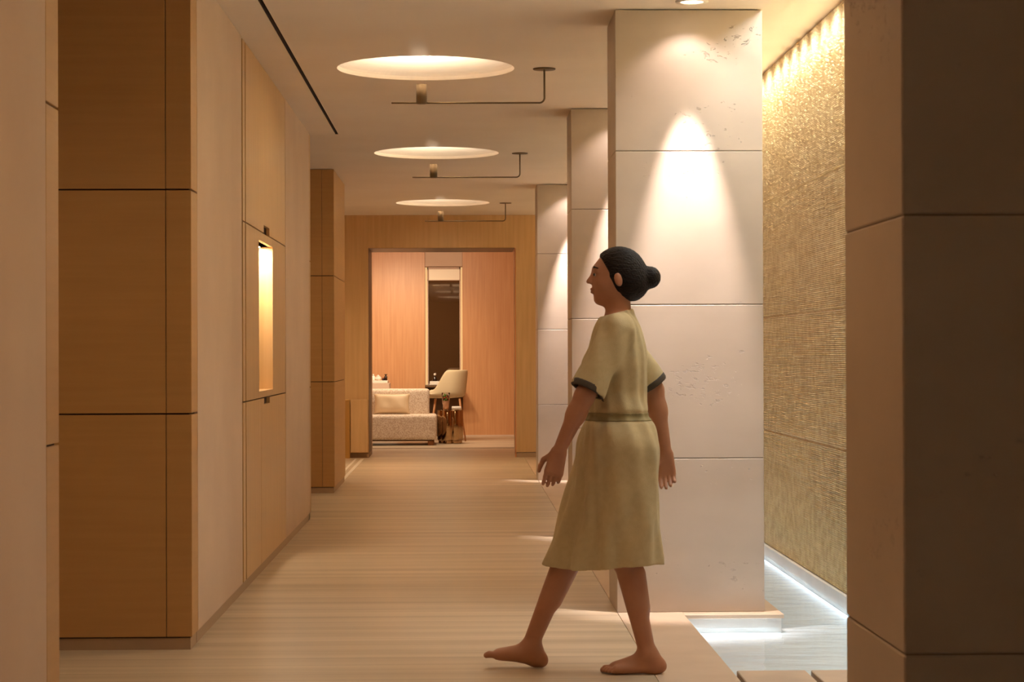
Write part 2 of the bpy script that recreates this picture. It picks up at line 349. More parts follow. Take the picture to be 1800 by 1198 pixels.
# end wall with the portal
O0, O1, OZ = -1.118, .648, 2.512; ET = 1.0
struct(boxes('wall_end', [((-3.2, EY, .06), (O0, EY+ET, CEIL+.3)), ((O1, EY, .06), (2.2, EY+ET, CEIL+.3)), ((O0, EY, OZ), (O1, EY+ET, CEIL+.3))], M['wood_v']))
struct(boxes('baseboard_end', [((-3.2, EY+.006, 0), (O0-.004, EY+ET-.01, .054)), ((O1+.004, EY+.006, 0), (2.2, EY+ET-.01, .054))], M['skirting']))
struct(boxes('lit_jamb_strip', [((O1-.012, EY+.02, 0), (O1+.002, EY+.06, OZ))], M['lit_jamb']))  # lit edge of the right jamb, painted as a strip
struct(boxes('reveal_shade_strips', [((O0, EY+.012, OZ-.004), (O1-.013, EY+ET-.01, OZ+.002)), ((O0-.002, EY+.012, .06), (O0+.004, EY+ET-.3, OZ-.005))], M['dark_wood']))  # shade on soffit and left reveal, painted with the dark wood colour
# low leaf of wood beside the portal and its bronze edge
t = thing('bay_door', 'low wood door leaf with a dark edge pull left of the far doorway', 'door leaf', (-1.36, 24.6, 0))
sub(boxes('leaf', [((-1.33, 24.62, .07), (-1.125, 24.69, .70))], M['wood_v'], bevel=.002), t)
sub(boxes('edge_pull', [((-1.395, 24.60, .0), (-1.34, 24.66, .70))], M['brass'], bevel=.004), t)
tag(boxes('floor_track', [((-1.20, 20.3, .0), (-1.165, 24.4, .004)), ((-1.27, 20.3, .0), (-1.245, 24.4, .004))], M['white']), 'pale pair of track strips set in the floor before the far doorway', 'floor track')
tag(boxes('door_threshold', [((-2.2, 27.08, .0), (2.0, 27.13, .004))], M['dark_wood']), 'thin dark threshold line across the floor in front of the sofa', 'threshold')

# far room
struct(boxes('wall_far', [((-3.2, 31.0, 0), (-.556, 31.35, 3)), ((.012, 31.0, 0), (2.4, 31.35, 3)), ((-.556, 31.15, 0), (.012, 31.35, 3))], M['room_wood']))
struct(boxes('baseboard_far', [((.014, 30.985, 0), (2.4, 31.0, .02))], M['plaster']))
struct(boxes('wall_far_side', [((-2.9, EY+ET, 0), (-2.7, 31, 3)), ((2.2, EY+ET, 0), (2.4, 31, 3))], M['room_wood']))
struct(boxes('ceiling_far', [((-2.9, EY+ET, 2.80), (2.4, 31.2, 2.9))], M['ceiling']))
struct(boxes('trim_2', [((-.553, 31.02, 2.555), (.009, 31.15, 2.8))], M['plaster']))
# mirror
t = thing('wall_mirror', 'tall narrow dark mirror with backlit gold edges in the far room', 'mirror', (-.27, 31.15, .74))
sub(boxes('mirror_glass', [((-.505, 31.10, .75), (-.035, 31.12, 2.345))], M['mirror']), t)
sub(boxes('light_panel', [((-.495, 31.085, 2.355), (-.035, 31.12, 2.515))], mat('frosted_panel', lin(240, 220, 190), .6, Emission_Color=(1, .78, .52, 1), Emission_Strength=.10)), t)
sub(boxes('frame', [((-.520, 31.08, 2.345), (-.020, 31.12, 2.355)), ((-.520, 31.08, 2.515), (-.020, 31.12, 2.545)), ((-.52, 31.08, .75), (-.505, 31.12, 2.545)), ((-.035, 31.08, .75), (-.02, 31.12, 2.545))], M['plaster']), t)
sub(boxes('backlit_edge', [((-.553, 31.12, .75), (-.522, 31.14, 2.545)), ((-.018, 31.12, .75), (.008, 31.14, 2.545))], M['gold_edge']), t)
# vanity desk
t = thing('vanity_desk', 'dark wooden vanity desk under the tall mirror', 'desk', (-.27, 30.9, 0))
sub(boxes('desk_top', [((-.55, 30.55, .745), (.006, 31.14, .775))], M['dark_wood'], bevel=.003), t)
sub(boxes('back_panel', [((-.55, 31.08, 0), (.006, 31.14, .745))], M['dark_wood']), t)
sub(boxes('side_panel', [((-.55, 30.8, 0), (-.52, 31.08, .745))], M['dark_wood']), t)
tag(boxes('folded_towel', [((-.485, 30.62, .777), (-.335, 30.80, .80)), ((-.48, 30.625, .801), (-.34, 30.79, .832))], M['towel'], bevel=.01, seg=3, smooth=False), 'white folded towel on the dark vanity desk beside the mirror', 'towel')
t = thing('perfume_bottle', 'black perfume bottle with a pale round stopper on the towel before the mirror', 'bottle', (-.405, 30.7, .8335))
lathe('bottle_body', [(0, 0), (.035, 0), (.038, .01), (.032, .04), (.016, .065), (.012, .08), (0, .081)], M['black'], t)
lathe('stopper', [(0, .08), (.012, .083), (.019, .097), (.016, .112), (0, .12)], M['white'], t)
t = thing('jar', 'small brown jar with gold lid on the vanity beside the chair back', 'jar', (-.285, 30.65, .7765))
lathe('jar_body', [(0, 0), (.028, 0), (.03, .03), (.028, .05), (0, .05)], M['black'], t)
lathe('lid', [(0, .05), (.024, .05), (.026, .075), (.012, .085), (0, .086)], M['brass'], t)

# stepped dresser behind the sofa
t = thing('dresser', 'low stepped cream dresser behind the sofa against the far wall', 'dresser', (-1.5, 30.4, 0))
sub(boxes('base_cabinet', [((-2.3, 30.15, 0), (-.955, 30.85, .725))], M['white'], bevel=.004), t)
sub(boxes('drawer_box', [((-2.3, 30.15, .727), (-1.065, 30.8, .812))], M['plaster'], bevel=.004), t)
sub(boxes('top_tray', [((-2.3, 30.17, .814), (-1.09, 30.75, .852))], M['white'], bevel=.004), t)
bz = .8535
def bottle(name, label, x, prof, m, cap=None, cm=None, cat='bottle', y=30.3):
    t = thing(name, label, cat, (x, y, bz)); lathe('glass_body', prof, m, t)
    if cap: lathe('cap', cap, cm, t)
bottle('lotion_bottle', 'slim white lotion bottle on the cream dresser, leftmost of its toiletries', -1.303, [(0, 0), (.024, 0), (.025, .005), (.025, .062), (.015, .068), (0, .069)], M['white'], [(0, .069), (.012, .069), (.012, .092), (0, .092)], M['white'])
bottle('lidded_bowl', 'round pale lidded bowl among the bottles on the cream dresser', -1.232, [(0, 0), (.022, 0), (.046, .02), (.05, .035), (.04, .05), (0, .051)], M['white'], [(0, .051), (.038, .052), (.026, .066), (.008, .072), (.009, .082), (0, .084)], M['white'], 'bowl')
bottle('small_jar', 'short dark jar next to the tall black bottle on the dresser', -1.157, [(0, 0), (.018, 0), (.019, .025), (.016, .028), (0, .028)], M['black'], [(0, .028), (.015, .028), (.015, .045), (0, .046)], mat('jar_cap', lin(150, 90, 60), .4), 'jar')
bottle('pump_bottle', 'tall black bottle at the right end of the dresser top', -1.120, [(0, 0), (.021, 0), (.022, .005), (.022, .058), (.012, .066), (0, .067)], M['black'], [(0, .067), (.008, .067), (.008, .078), (.022, .08), (.022, .09), (0, .091)], M['black'])

# sofa
def rbox(name, lo, hi, m, parent, bev=.04):
    o = boxes(name, [(lo, hi)], m, bevel=bev, seg=5, smooth=True); return sub(o, parent)
t = thing('sofa', 'cream boucle armless sofa with rounded edges in the far room', 'sofa', (-1.3, 28.3, 0))
rbox('seat', (-2.45, 27.95, .075), (-.352, 28.85, .412), M['boucle'], t, .045)
rbox('backrest', (-2.45, 28.50, .38), (-.455, 28.90, .757), M['boucle'], t, .045)
sub(boxes('plinth', [((-2.4, 28.02, .055), (-.42, 28.80, .075))], M['dark_wood']), t)
for x, y in ((-.47, 28.02), (-.47, 28.72), (-2.4, 28.02), (-2.4, 28.72)):
    sub(boxes('leg', [((x, y, 0), (x+.08, y+.05, .055))], M['leg_wood'], bevel=.003), t)
# cushion
def pillow(name, cx, cy, cz, w, h, d, m, tilt):
    bm = bmesh.new(); n = 24; g = {}
    for s in (1, -1):
        for i in range(n+1):
            for j in range(n+1):
                u = i/n*2-1; v = j/n*2-1
                th = max(0, (1-u**4)*(1-v**4))**.5
                pin = 1-.07*(1-abs(v)**2)*abs(u)**3; pin2 = 1-.09*(1-abs(u)**2)*abs(v)**3
                if (i in (0, n) or j in (0, n)) and s == -1: g[s, i, j] = g[1, i, j]; continue
                g[s, i, j] = bm.verts.new((u*w/2*pin, -s*d/2*th*(1+.04*math.sin(6*u+3*v)), v*h/2*pin2))
    for s in (1, -1):
        for i in range(n):
            for j in range(n):
                f = (g[s, i, j], g[s, i+1, j], g[s, i+1, j+1], g[s, i, j+1])
                bm.faces.new(f if s == 1 else f[::-1])
    o = obj(name, bm, m, smooth=True); o.location = (cx, cy, cz); o.rotation_euler = (tilt, 0, 0); return o
o = pillow('lumbar_cushion', -.965, 28.37, .555, .50, .29, .16, M['cushion'], -.25)
tag(o, 'beige satin rectangular cushion leaning on the sofa back', 'cushion')

# side table: lobed mirror-polished drum
t = thing('side_table', 'mirror polished bronze lobed drum side table beside the sofa', 'side table', (-.165, 28.55, 0))
def lobe_r(a):
    best = 0
    for k in range(6):
        dlt = a-(k*math.pi/3+.15); cc, lr = .108, .072; q = lr*lr-(cc*math.sin(dlt))**2
        if q > 0 and math.cos(dlt) > 0: best = max(best, cc*math.cos(dlt)+q**.5)
    return max(best, .10)
def lobed(z0, z1, sc, m, name, n=160, cap_r=.01):
    bm = bmesh.new(); rings = []
    for z, k in ((z0, .95), (z0+cap_r, 1), (z1-cap_r*.4, 1), (z1, .985)):
        ring = []
        for i in range(n):
            a = 2*math.pi*i/n; r = sc*lobe_r(a)
            ring.append(bm.verts.new((r*k*math.cos(a), r*k*math.sin(a), z)))
        rings.append(ring)
    for a, b in zip(rings, rings[1:]):
        for i in range(n): bm.faces.new((a[i], a[(i+1) % n], b[(i+1) % n], b[i]))
    bm.faces.new(rings[0][::-1]); bm.faces.new(rings[-1])
    return obj(name, bm, m, t, smooth=False)
o = lobed(.0, .045, .93, M['chrome'], 'base'); o2 = lobed(.047, .462, 1.0, M['chrome'], 'drum')
for f in o2.data.polygons: f.use_smooth = abs(f.normal.z) < .5
# drink
t = thing('iced_drink', 'tall glass of iced tea with mint and berries on the side table', 'drink', (-.225, 28.5, .4632))
lathe('tumbler', [(0, 0), (.036, 0), (.042, .05), (.056, .17), (.058, .24), (.054, .24), (.052, .17), (.038, .05), (.034, .008), (0, .008)], M['glass'], t)
lathe('liquid', [(0, .009), (.033, .009), (.0375, .05), (.048, .13), (0, .13)], M['drink'], t)
bm = bmesh.new()
for k in range(26):
    a = random.uniform(0, 6.28); r = random.uniform(0, .035); z = random.uniform(.125, .205); s = random.uniform(.012, .02)
    mt = Matrix.Translation((r*math.cos(a), r*math.sin(a), z)) @ Matrix.Rotation(random.uniform(0, 3), 4, 'X') @ Matrix.Rotation(random.uniform(0, 3), 4, 'Z') @ Matrix.Diagonal((s, s*.6, s*.2, 1))
    bmesh.ops.create_icosphere(bm, subdivisions=1, radius=1, matrix=mt)
gar = obj('garnish', bm, M['leaf'], t, smooth=True); gar['kind'] = 'stuff'
for k, (x, y, z) in enumerate(((-.02, -.03, .17), (.012, -.036, .185), (.025, -.03, .16))):
    bm = bmesh.new(); bmesh.ops.create_icosphere(bm, subdivisions=2, radius=.011, matrix=Matrix.Translation((x, y, z))); obj('berry', bm, M['berry'], t, smooth=True)
# towel roll
bm = bmesh.new(); add_tube(bm, [(-.065, 0, .026), (-.060, 0, .026), (.060, 0, .026), (.065, 0, .026)], [.018, .026, .026, .018], 20)
bmesh.ops.recalc_face_normals(bm, faces=bm.faces)
o = obj('rolled_towel', bm, M['towel'], smooth=True); o.location = (-.08, 28.52, .4632); tag(o, 'small white rolled towel on the polished side table', 'towel')

# vanity chair, seen from its side; faces left
t = thing('vanity_chair', 'cream leather shell chair with splayed wooden legs by the mirror', 'chair', (-.228, 29.45, 0))
def shell():
    bm = bmesh.new(); outer = []; inner = []
    # plan: U-shape open to -X ; height varies along the U
    n = 40; W, Dp = .25, .27; zb = .605
    for i in range(n+1):
        s = i/n*2-1                    # -1 near arm tip, 0 back, 1 far arm tip
        a = s*math.pi*.5
        if abs(s) < .55:
            q = s/.55*math.pi/2; x = .02+.25*math.cos(q)*1.0; y = -W*math.sin(q)*-1*-1
        else:
            x = .02-(abs(s)-.55)/.45*.27; y = -W if s > 0 else W
        k = min(1, max(0, (abs(s)-.62)/.26)); k = k*k*(3-2*k)
        zt = 1.012*(1-k)+.735*k-.02*max(0, abs(s)-.8)*5
        if abs(s) < .2: zt += 0
        lx = .045*(1-k)
        outer.append([(x, y, zb), (x+.01, y*1.02, zb+.08), (x+lx*.6, y*1.02, (zb+zt)/2), (x+lx, y, zt-.02), (x+lx-.01, y*.985, zt)])
        f = .80
        inner.append([(x*f, y*f, zb+.11), (x*f+.005, y*f, zb+.13), (x*f+lx*.6, y*f*1.03, (zb+zt)/2+.02), (x*(f+.03)+lx, y*.88, zt-.03), (x*.95+lx, y*.92, zt-.003)])
    O = [[bm.verts.new(p) for p in r] for r in outer]; I = [[bm.verts.new(p) for p in r] for r in inner]
    for A in (O, I):
        for a, b in zip(A, A[1:]):
            for j in range(4): bm.faces.new((a[j], b[j], b[j+1], a[j+1]))
    for i in range(n): bm.faces.new((O[i][4], O[i+1][4], I[i+1][4], I[i][4]))
    for e in (0, n):
        for j in range(4): bm.faces.new((O[e][j], O[e][j+1], I[e][j+1], I[e][j]))
    bm.faces.new([r[0] for r in O])
    bmesh.ops.recalc_face_normals(bm, faces=bm.faces)
    return bm
o = obj('backrest_shell', shell(), M['shell'], t, smooth=True, subsurf=1)
bm = bmesh.new(); add_box(bm, (-.24, -.19, .62), (.18, .19, .725)); o = obj('seat', bm, M['shell'], t, bevel=.03, seg=4, smooth=True)
for sx, sy in ((-1, -1), (1, -1), (-1, 1), (1, 1)):
    tube('leg', [(.02+sx*.17, sy*.17, .60), (.02+sx*.255, sy*.20, 0.0)], [.016, .009], M['leg_wood'], t)

# ------------------------------------------------------------------ columns, ledges, pool
def column(yf, label):
    t = thing('stone_column', label, 'column', (CX, yf, 0), 'stone columns along the pool')
    z = [0, .74, 1.48, 2.22, CEIL-.003]
    lst = [((0, 0, a+(.0012 if a else 0)), (.712, .52, b-.0012)) for a, b in zip(z, z[1:])]
    bm = bmesh.new()
    for lo, hi in lst: add_box(bm, lo, hi)
    obj('stone_blocks', bm, M['stone'], t, bevel=.003, seg=1)
    bm = bmesh.new(); add_box(bm, (.004, .004, 0), (.708, .516, CEIL-.005)); obj('core', bm, M['joint'], t)
    bm = bmesh.new(); add_box(bm, (PX-CX+.001, -.10, -.020), (.79, .62, -.0005)); obj('ledge', bm, M['stone_floor'], t, bevel=.002, seg=1)
    bm = bmesh.new(); add_box(bm, (PX-CX+.001, -.085, -.0895), (.78, .61, -.021)); obj('ledge_riser', bm, M['curb'], t)
column(3.45, 'dark unlit stone column in the right foreground, nearest to the camera')
column(9.9, 'spotlit pale stone column directly behind the walking person')
column(13.92, 'second stone column, peeking out left of the spotlit one')
column(20.2, 'farthest stone column, beside the far doorway')
for k, yf in enumerate((9.9, 13.92, 20.2)):
    o = thing('downlight', 'x', 'downlight', (0, 0, 0)); lathe('bezel', [(.055, -.006), (.078, -.004), (.078, 0), (.055, 0)], M['white'], o); lathe('lens', [(0, -.002), (.054, -.002), (.054, 0), (0, 0)], M['lampglow'], o); o.location = (1.09, yf-.22, CEIL-.001)
    tag(o, ('round recessed downlight in front of the spotlit column', 'round recessed downlight in front of the second column', 'round recessed downlight in front of the farthest column')[k], 'downlight')
for k, x in enumerate((1.078, 1.372, 1.666)):
    o = boxes('stepping_stone', [((x, 7.1, -.0895), (x+.272, 8.1, -.004))], M['stone_step'], bevel=.003, seg=1)
    tag(o, ('beige stepping slab in the pool, first from the floor edge', 'beige stepping slab in the pool, middle of the slab row', 'beige stepping slab in the pool, farthest right under the ribbed wall')[k], 'stepping stone', 'stepping slabs across the pool')
struct(boxes('baseboard_right', [((WX-.03, -4, -.0895), (2.2, EY, -.002))], M['curb']))

# split-face wall: courses of rough ridges
def split_wall(y0, y1, dy, z0=.0, z1=PCEIL, pitch=.0105):
    rows = int((z1-z0)/pitch); ny = int((y1-y0)/dy)
    ys = y0+np.arange(ny+1)*dy
    # protrusion per course and segment, piecewise along y
    r = RNG.random((rows, ny+1)); k = np.array([.25, .5, .25])
    pr = .0055+.0042*r
    mask = RNG.random((rows, ny+1)) < .22; pr = np.where(mask, pr*.6, pr)
    V = np.zeros((rows*2+1, ny+1, 3), np.float32)
    for a in range(rows):
        za = z0+a*pitch; zb = za+pitch*.62
        jitter = (RNG.random(ny+1)-.5)*.0010
        V[2*a, :, 0] = WX-.001; V[2*a, :, 2] = za
        V[2*a+1, :, 0] = WX-pr[a]; V[2*a+1, :, 2] = zb+jitter
    V[2*rows, :, 0] = WX; V[2*rows, :, 2] = z1
    for jz in (.74, 1.48, 2.22):
        i = int((jz-z0)/pitch); V[2*i:2*i+2, :, 0] = WX+.006
    V[:, :, 1] = ys[None, :]+(RNG.random((rows*2+1, ny+1))-.5)*dy*.5
    V[:, 0, 1] = y0; V[:, -1, 1] = y1
    R = rows*2+1; idx = np.arange(R*(ny+1)).reshape(R, ny+1)
    F = np.stack([idx[:-1, :-1], idx[1:, :-1], idx[1:, 1:], idx[:-1, 1:]], -1).reshape(-1, 4)
    me = bpy.data.meshes.new('wall_right'); me.from_pydata(V.reshape(-1, 3).tolist(), [], F.tolist()); me.materials.append(M['split'])
    o = bpy.data.objects.new('wall_right', me); C.objects.link(o); return struct(o)
split_wall(8.6, 16.0, .024); split_wall(1.0, 8.6, .06); split_wall(16.0, EY, .06)
struct(boxes('wall_right', [((WX+.0005, -4, 0), (2.2, 1.0, PCEIL)), ((WX+.02, 1.0, 0), (2.2, EY, PCEIL))], M['split']))

# ------------------------------------------------------------------ cantilever uplights
t = thing('cantilever_uplight', 'x', 'ceiling lamp', (0, 0, 0), 'cantilever uplights under the ceiling domes')
lathe('canopy', [(0, -.006), (.064, -.006), (.066, -.003), (.066, 0), (0, 0)], M['bronze'], t, c=(.485, 0, CEIL-.001))
pts = [(.485, 0, CEIL-.006), (.485, 0, 2.735)]
for k in range(1, 9):
    a = k/8*math.pi/2; pts.append((.485-.03*(1-math.cos(a)), 0, 2.735-.03*math.sin(a)))
pts += [(.1, 0, 2.705), (-.405, 0, 2.705)]
tube('arm', pts, .0055, M['bronze'], t, 10)
lathe('lamp_can', [(0, 2.700), (.031, 2.700), (.031, 2.812), (.026, 2.812), (.026, 2.800), (0, 2.800)], M['bronze'], t, c=(-.23, 0, 0))
lathe('lens', [(0, 2.8012), (.025, 2.8012), (.025, 2.8045), (0, 2.8045)], M['lampglow'], t, c=(-.23, 0, 0))
t.location = (0, LY[2], 0); t['label'] = 'bronze cantilever uplight nearest the camera, below the largest ceiling dome'
dup(t, (0, LY[3], 0), 'bronze cantilever uplight in the middle of the row of three')
dup(t, (0, LY[4], 0), 'bronze cantilever uplight farthest away, before the end wall')
for ly in LY:
    light('SPOT', 'uplight_glint', (-.23, ly, 2.818), 5, (1, .86, .66), (-.23, ly-.585, CEIL), spot_size=11*D2R, spot_blend=.9, shadow_soft_size=.004)  # added tilted beam that makes the ceiling hot spot beside each dome
    light('SPOT', 'uplight', (-.23, ly, 2.815), 12, (1, .86, .66), (-.23, ly, 4), spot_size=168*D2R, spot_blend=.35, shadow_soft_size=.02)

# ------------------------------------------------------------------ person (signed distance volume -> continuous surface)
class Vol:
    def __init__(s, lo, hi, h):
        s.lo = np.array(lo, float); s.h = h; s.n = np.ceil((np.array(hi)-s.lo)/h).astype(int)+1
        s.f = np.full(s.n, 1.0, np.float32)
    def region(s, lo, hi):
        a = np.clip(np.floor((np.array(lo)-s.lo)/s.h).astype(int), 0, s.n-1); b = np.clip(np.ceil((np.array(hi)-s.lo)/s.h).astype(int)+1, 1, s.n)
        sl = tuple(slice(i, j) for i, j in zip(a, b))
        g = np.meshgrid(*[(s.lo[k]+np.arange(a[k], b[k])*s.h).astype(np.float32) for k in range(3)], indexing='ij')
        return sl, np.stack(g, -1)
    def put(s, sl, d, k):
        f = s.f[sl]
        if k > 0:
            hh = np.clip(.5+.5*(f-d)/k, 0, 1); s.f[sl] = f*(1-hh)+d*hh-k*hh*(1-hh)
        else: s.f[sl] = np.minimum(f, d)
    def cone(s, a, b, r1, r2, k=.02, mode='add'):
        a = np.array(a, float); b = np.array(b, float); m = max(r1, r2)+max(k, .01)*2+.02
        sl, p = s.region(np.minimum(a, b)-m, np.maximum(a, b)+m)
        ab = b-a; t = np.clip(((p-a)@ab)/max(ab@ab, 1e-9), 0, 1)
        d = np.linalg.norm(p-(a+t[..., None]*ab), axis=-1)-(r1+(r2-r1)*t)
        s.put(sl, d.astype(np.float32), k)
    def ell(s, c, r, k=.02, rot=0):
        c = np.array(c, float); r = np.array(r, float); m = max(r)+max(k, .01)*2+.02
        sl, p = s.region(c-m, c+m); q = p-c
        if rot:
            cs, sn = math.cos(rot), math.sin(rot); x = q[..., 0]*cs+q[..., 2]*sn; z = -q[..., 0]*sn+q[..., 2]*cs; q = np.stack([x, q[..., 1], z], -1)
        k0 = np.linalg.norm(q/r, axis=-1); k1 = np.linalg.norm(q/(r*r), axis=-1)
        s.put(sl, (k0*(k0-1)/np.maximum(k1, 1e-6)).astype(np.float32), k)
    def grid(s): return s.region(s.lo, s.lo+(s.n-1)*s.h)[1]
    def mesh(s, name, m, parent=None):
        f = s.f; neg = f < 0; n = f.shape
        cs = np.zeros(tuple(np.array(n)-1), np.int8)
        offs = [(i, j, k) for i in (0, 1) for j in (0, 1) for k in (0, 1)]
        for o in offs: cs += neg[o[0]:n[0]-1+o[0], o[1]:n[1]-1+o[1], o[2]:n[2]-1+o[2]]
        act = (cs > 0) & (cs < 8); ci = np.argwhere(act); ids = np.full(act.shape, -1, np.int64); ids[act] = np.arange(len(ci))
        acc = np.zeros((len(ci), 3)); cnt = np.zeros(len(ci))
        val = {o: f[ci[:, 0]+o[0], ci[:, 1]+o[1], ci[:, 2]+o[2]] for o in offs}
        for o in offs:
            for ax in range(3):
                if o[ax]: continue
                o2 = list(o); o2[ax] = 1; o2 = tuple(o2); a, b = val[o], val[o2]; x = (a < 0) != (b < 0)
                t = np.where(x, a/np.where(a-b == 0, 1, a-b), 0)
                p = np.tile(np.array(o, float), (len(ci), 1)); p[:, ax] += t; acc[x] += p[x]; cnt[x] += 1
        V = (ci+acc/cnt[:, None])*s.h+s.lo
        F = []
        for ax in range(3):
            u, v = [(1, 2), (2, 0), (0, 1)][ax]
            sa = [slice(None)]*3; sb = [slice(None)]*3; sa[ax] = slice(0, n[ax]-1); sb[ax] = slice(1, n[ax])
            for q in (u, v): sa[q] = slice(1, n[q]-1); sb[q] = slice(1, n[q]-1)
            na, nb = neg[tuple(sa)], neg[tuple(sb)]; e = np.argwhere(na != nb)
            if not len(e): continue
            flip = na[tuple(e.T)]; base = e.copy(); base[:, u] += 1; base[:, v] += 1
            def cell(du, dv):
                c = base.copy(); c[:, u] -= du; c[:, v] -= dv; return ids[tuple(c.T)]
            q = np.stack([cell(1, 1), cell(0, 1), cell(0, 0), cell(1, 0)], -1)
            F.append(np.where(flip[:, None], q, q[:, ::-1]))
        F = np.concatenate(F); F = F[(F >= 0).all(1)]
        me = bpy.data.meshes.new(name); me.from_pydata(V.tolist(), [], F.tolist()); me.materials.append(m)
        me.polygons.foreach_set('use_smooth', [True]*len(me.polygons))
        o = bpy.data.objects.new(name, me); C.objects.link(o)
        sm = o.modifiers.new('smooth', 'SMOOTH'); sm.factor = .5; sm.iterations = 2
        if parent: sub(o, parent)
        return o
PY = 8.10
def P(x, y, z): return (x, PY+y, z)
NS, FS = -1, 1      # near side (left body side) is -Y
shoN, shoF = P(.600, -.155, 1.335), P(.622, .155, 1.335)
elbN, wriN = P(.470, -.205, 1.085), P(.372, -.195, .875)
elbF, wriF = P(.775, .205, 1.100), P(.822, .215, .845)
hipN, hipF = P(.622, -.085, .865), P(.600, .085, .865)
kneN, ankN = P(.632, -.085, .455), P(.722, -.085, .0665)
kneF, ankF = P(.425, .075, .470), P(.262, .080, .0765)
per = thing('person', 'barefoot person in a loose olive tunic dress walking left past the spotlit column', 'person', P(.61, 0, 0))
B = Vol(P(.08, -.30, -.005), P(.93, .33, 1.68), .0042)
# trunk
B.ell(P(.612, 0, 1.22), (.098, .140, .17), .04); B.ell(P(.612, 0, 1.06), (.085, .118, .13), .05)
B.ell(P(.613, 0, .905), (.108, .158, .125), .05); B.cone(P(.60, -.12, 1.345), P(.622, .12, 1.345), .050, .050, .05)
for s in (-1, 1): B.ell(P(.535, s*.065, 1.20), (.045, .05, .05), .03); B.ell(P(.68, s*.07, .88), (.06, .07, .08), .04)
# neck, head (faces -X)
B.cone(P(.620, 0, 1.36), P(.612, 0, 1.475), .053, .049, .03)
B.ell(P(.612, 0, 1.562), (.094, .073, .088), .02)
B.ell(P(.570, 0, 1.520), (.056, .058, .075), .03)
B.cone(P(.612, 0, 1.497), P(.548, 0, 1.464), .050, .022, .03)
B.ell(P(.541, 0, 1.456), (.016, .020, .013), .015)
B.ell(P(.536, 0, 1.577), (.018, .045, .014), .02)
B.cone(P(.519, 0, 1.560), P(.499, 0, 1.530), .007, .0095, .010)
for s in (-1, 1):
    B.ell(P(.508, s*.011, 1.526), (.009, .007, .006), .006)
    B.ell(P(.552, s*.036, 1.520), (.022, .020, .022), .02)
    B.ell(P(.531, s*.030, 1.555), (.010, .014, .010), .006)
    B.ell(P(.612, s*.078, 1.535), (.016, .012, .028), .006, .15)
    B.ell(P(.606, s*.088, 1.537), (.013, .006, .024), .003, .15)
for s in (-1, 1): B.cone(P(.522, s*.026, 1.568), P(.532, s*.046, 1.565), .006, .006, .004)
B.ell(P(.514, 0, 1.500), (.010, .021, .0055), .005); B.ell(P(.516, 0, 1.488), (.010, .018, .0060), .005)
# legs
def leg(h, k, a):
    h, k, a = map(Vector, (h, k, a))
    B.cone(h, k, .086, .055, .04); B.cone(k, k.lerp(a, .99), .050, .032, .02)
    back = Vector((.022, 0, 0)); B.cone(k.lerp(a, .18)+back, k.lerp(a, .50)+back*.7, .042, .034, .03)
    B.ell(k+Vector((-.018, 0, 0)), (.038, .040, .045), .02)
leg(hipN, kneN, ankN); leg(hipF, kneF, ankF)
def foot(ank, ang, side, L=.232):
    ax, ay, az = ank; ca, sa = math.cos(ang), math.sin(ang)
    def T(f, l, z):      # f forward (-X), l lateral, z up from the sole plane
        f2 = f*ca-z*sa; z2 = f*sa+z*ca
        return (ax-f2, ay+l*side, az-.070+z2+.004)
    B.cone(T(-.045, 0, .028), T(-.02, 0, .03), .027, .031, .02)
    B.cone(T(-.035, 0, .045), T(0, 0, .075), .022, .033, .02)
    B.cone(T(0, .0, .062), T(.115, -.008, .026), .034, .021, .03)
    B.cone(T(-.02, .008, .024), T(.125, .022, .019), .022, .017, .02)
    B.cone(T(.04, -.010, .034), T(.132, -.022, .021), .026, .021, .02)
    for i, (l, e, r) in enumerate(((-.030, .180, .0135), (-.010, .176, .0095), (.006, .168, .0088), (.020, .158, .0082), (.033, .146, .0078))):
        B.cone(T(.125-.006*i, l*.9, .019), T(e-.015, l, .014+.003), r*.95, r, .005)
        B.cone(T(e-.015, l, .016), T(e-.004, l, .0105), r, r*.85, .003)
foot(ankN, 0, -1); foot(ankF, .20, 1)
# arms
def arm(s, e, w):
    s, e, w = map(Vector, (s, e, w)); B.cone(s, e, .047, .037, .03)
    B.cone(e, e.lerp(w, .35), .038, .037, .02); B.cone(e.lerp(w, .3), w, .036, .0245, .02)
arm(shoN, elbN, wriN); arm(shoF, elbF, wriF)
def hand(w, d, fwd, out, curl, flip=1):
    w = Vector(w); d = Vector(d).normalized(); out = Vector(out).normalized()      # out: back-of-hand normal
    across = d.cross(out).normalized()*flip                       # towards the thumb
    out = across.cross(d).normalized()*flip
    if out.dot(Vector(fwd)) < 0: out = -out
    pl = .088
    for q in (-.026, -.009, .009, .026): B.cone(w+d*.008+across*q*.6, w+d*pl+across*q, .016, .0125, .012)
    for i, (q, L) in enumerate(((.028, .068), (.0095, .077), (-.009, .071), (-.027, .056))):
        p = w+d*(pl-.004)+across*q; ang = 0; dd = d.copy()
        for sg, (fr, r1, r2) in enumerate(((.45, .0092, .0085), (.32, .0085, .0078), (.23, .0078, .0068))):
            ang += curl*(.8+.12*i)*(1, 1.1, .7)[sg]
            dd = (d*math.cos(ang)-out*math.sin(ang)).normalized(); n = p+dd*L*fr
            B.cone(p, n, r1, r2, .003); p = n
    p = w+d*.022+across*.022-out*.006; dd = (d*.62+across*.62-out*.35).normalized(); n = p+dd*.040; B.cone(p, n, .0135, .011, .010)
    dd = (d*.92+across*.22-out*.35).normalized(); n2 = n+dd*.030; B.cone(n, n2, .0105, .0095, .004); dd = (d*.98-out*.25).normalized(); B.cone(n2, n2+dd*.022, .0092, .0075, .003)
hand(wriN, (-.25, .0, -1), (0, -1, 0), (0, -1, 0), .38, 1 if True else -1)
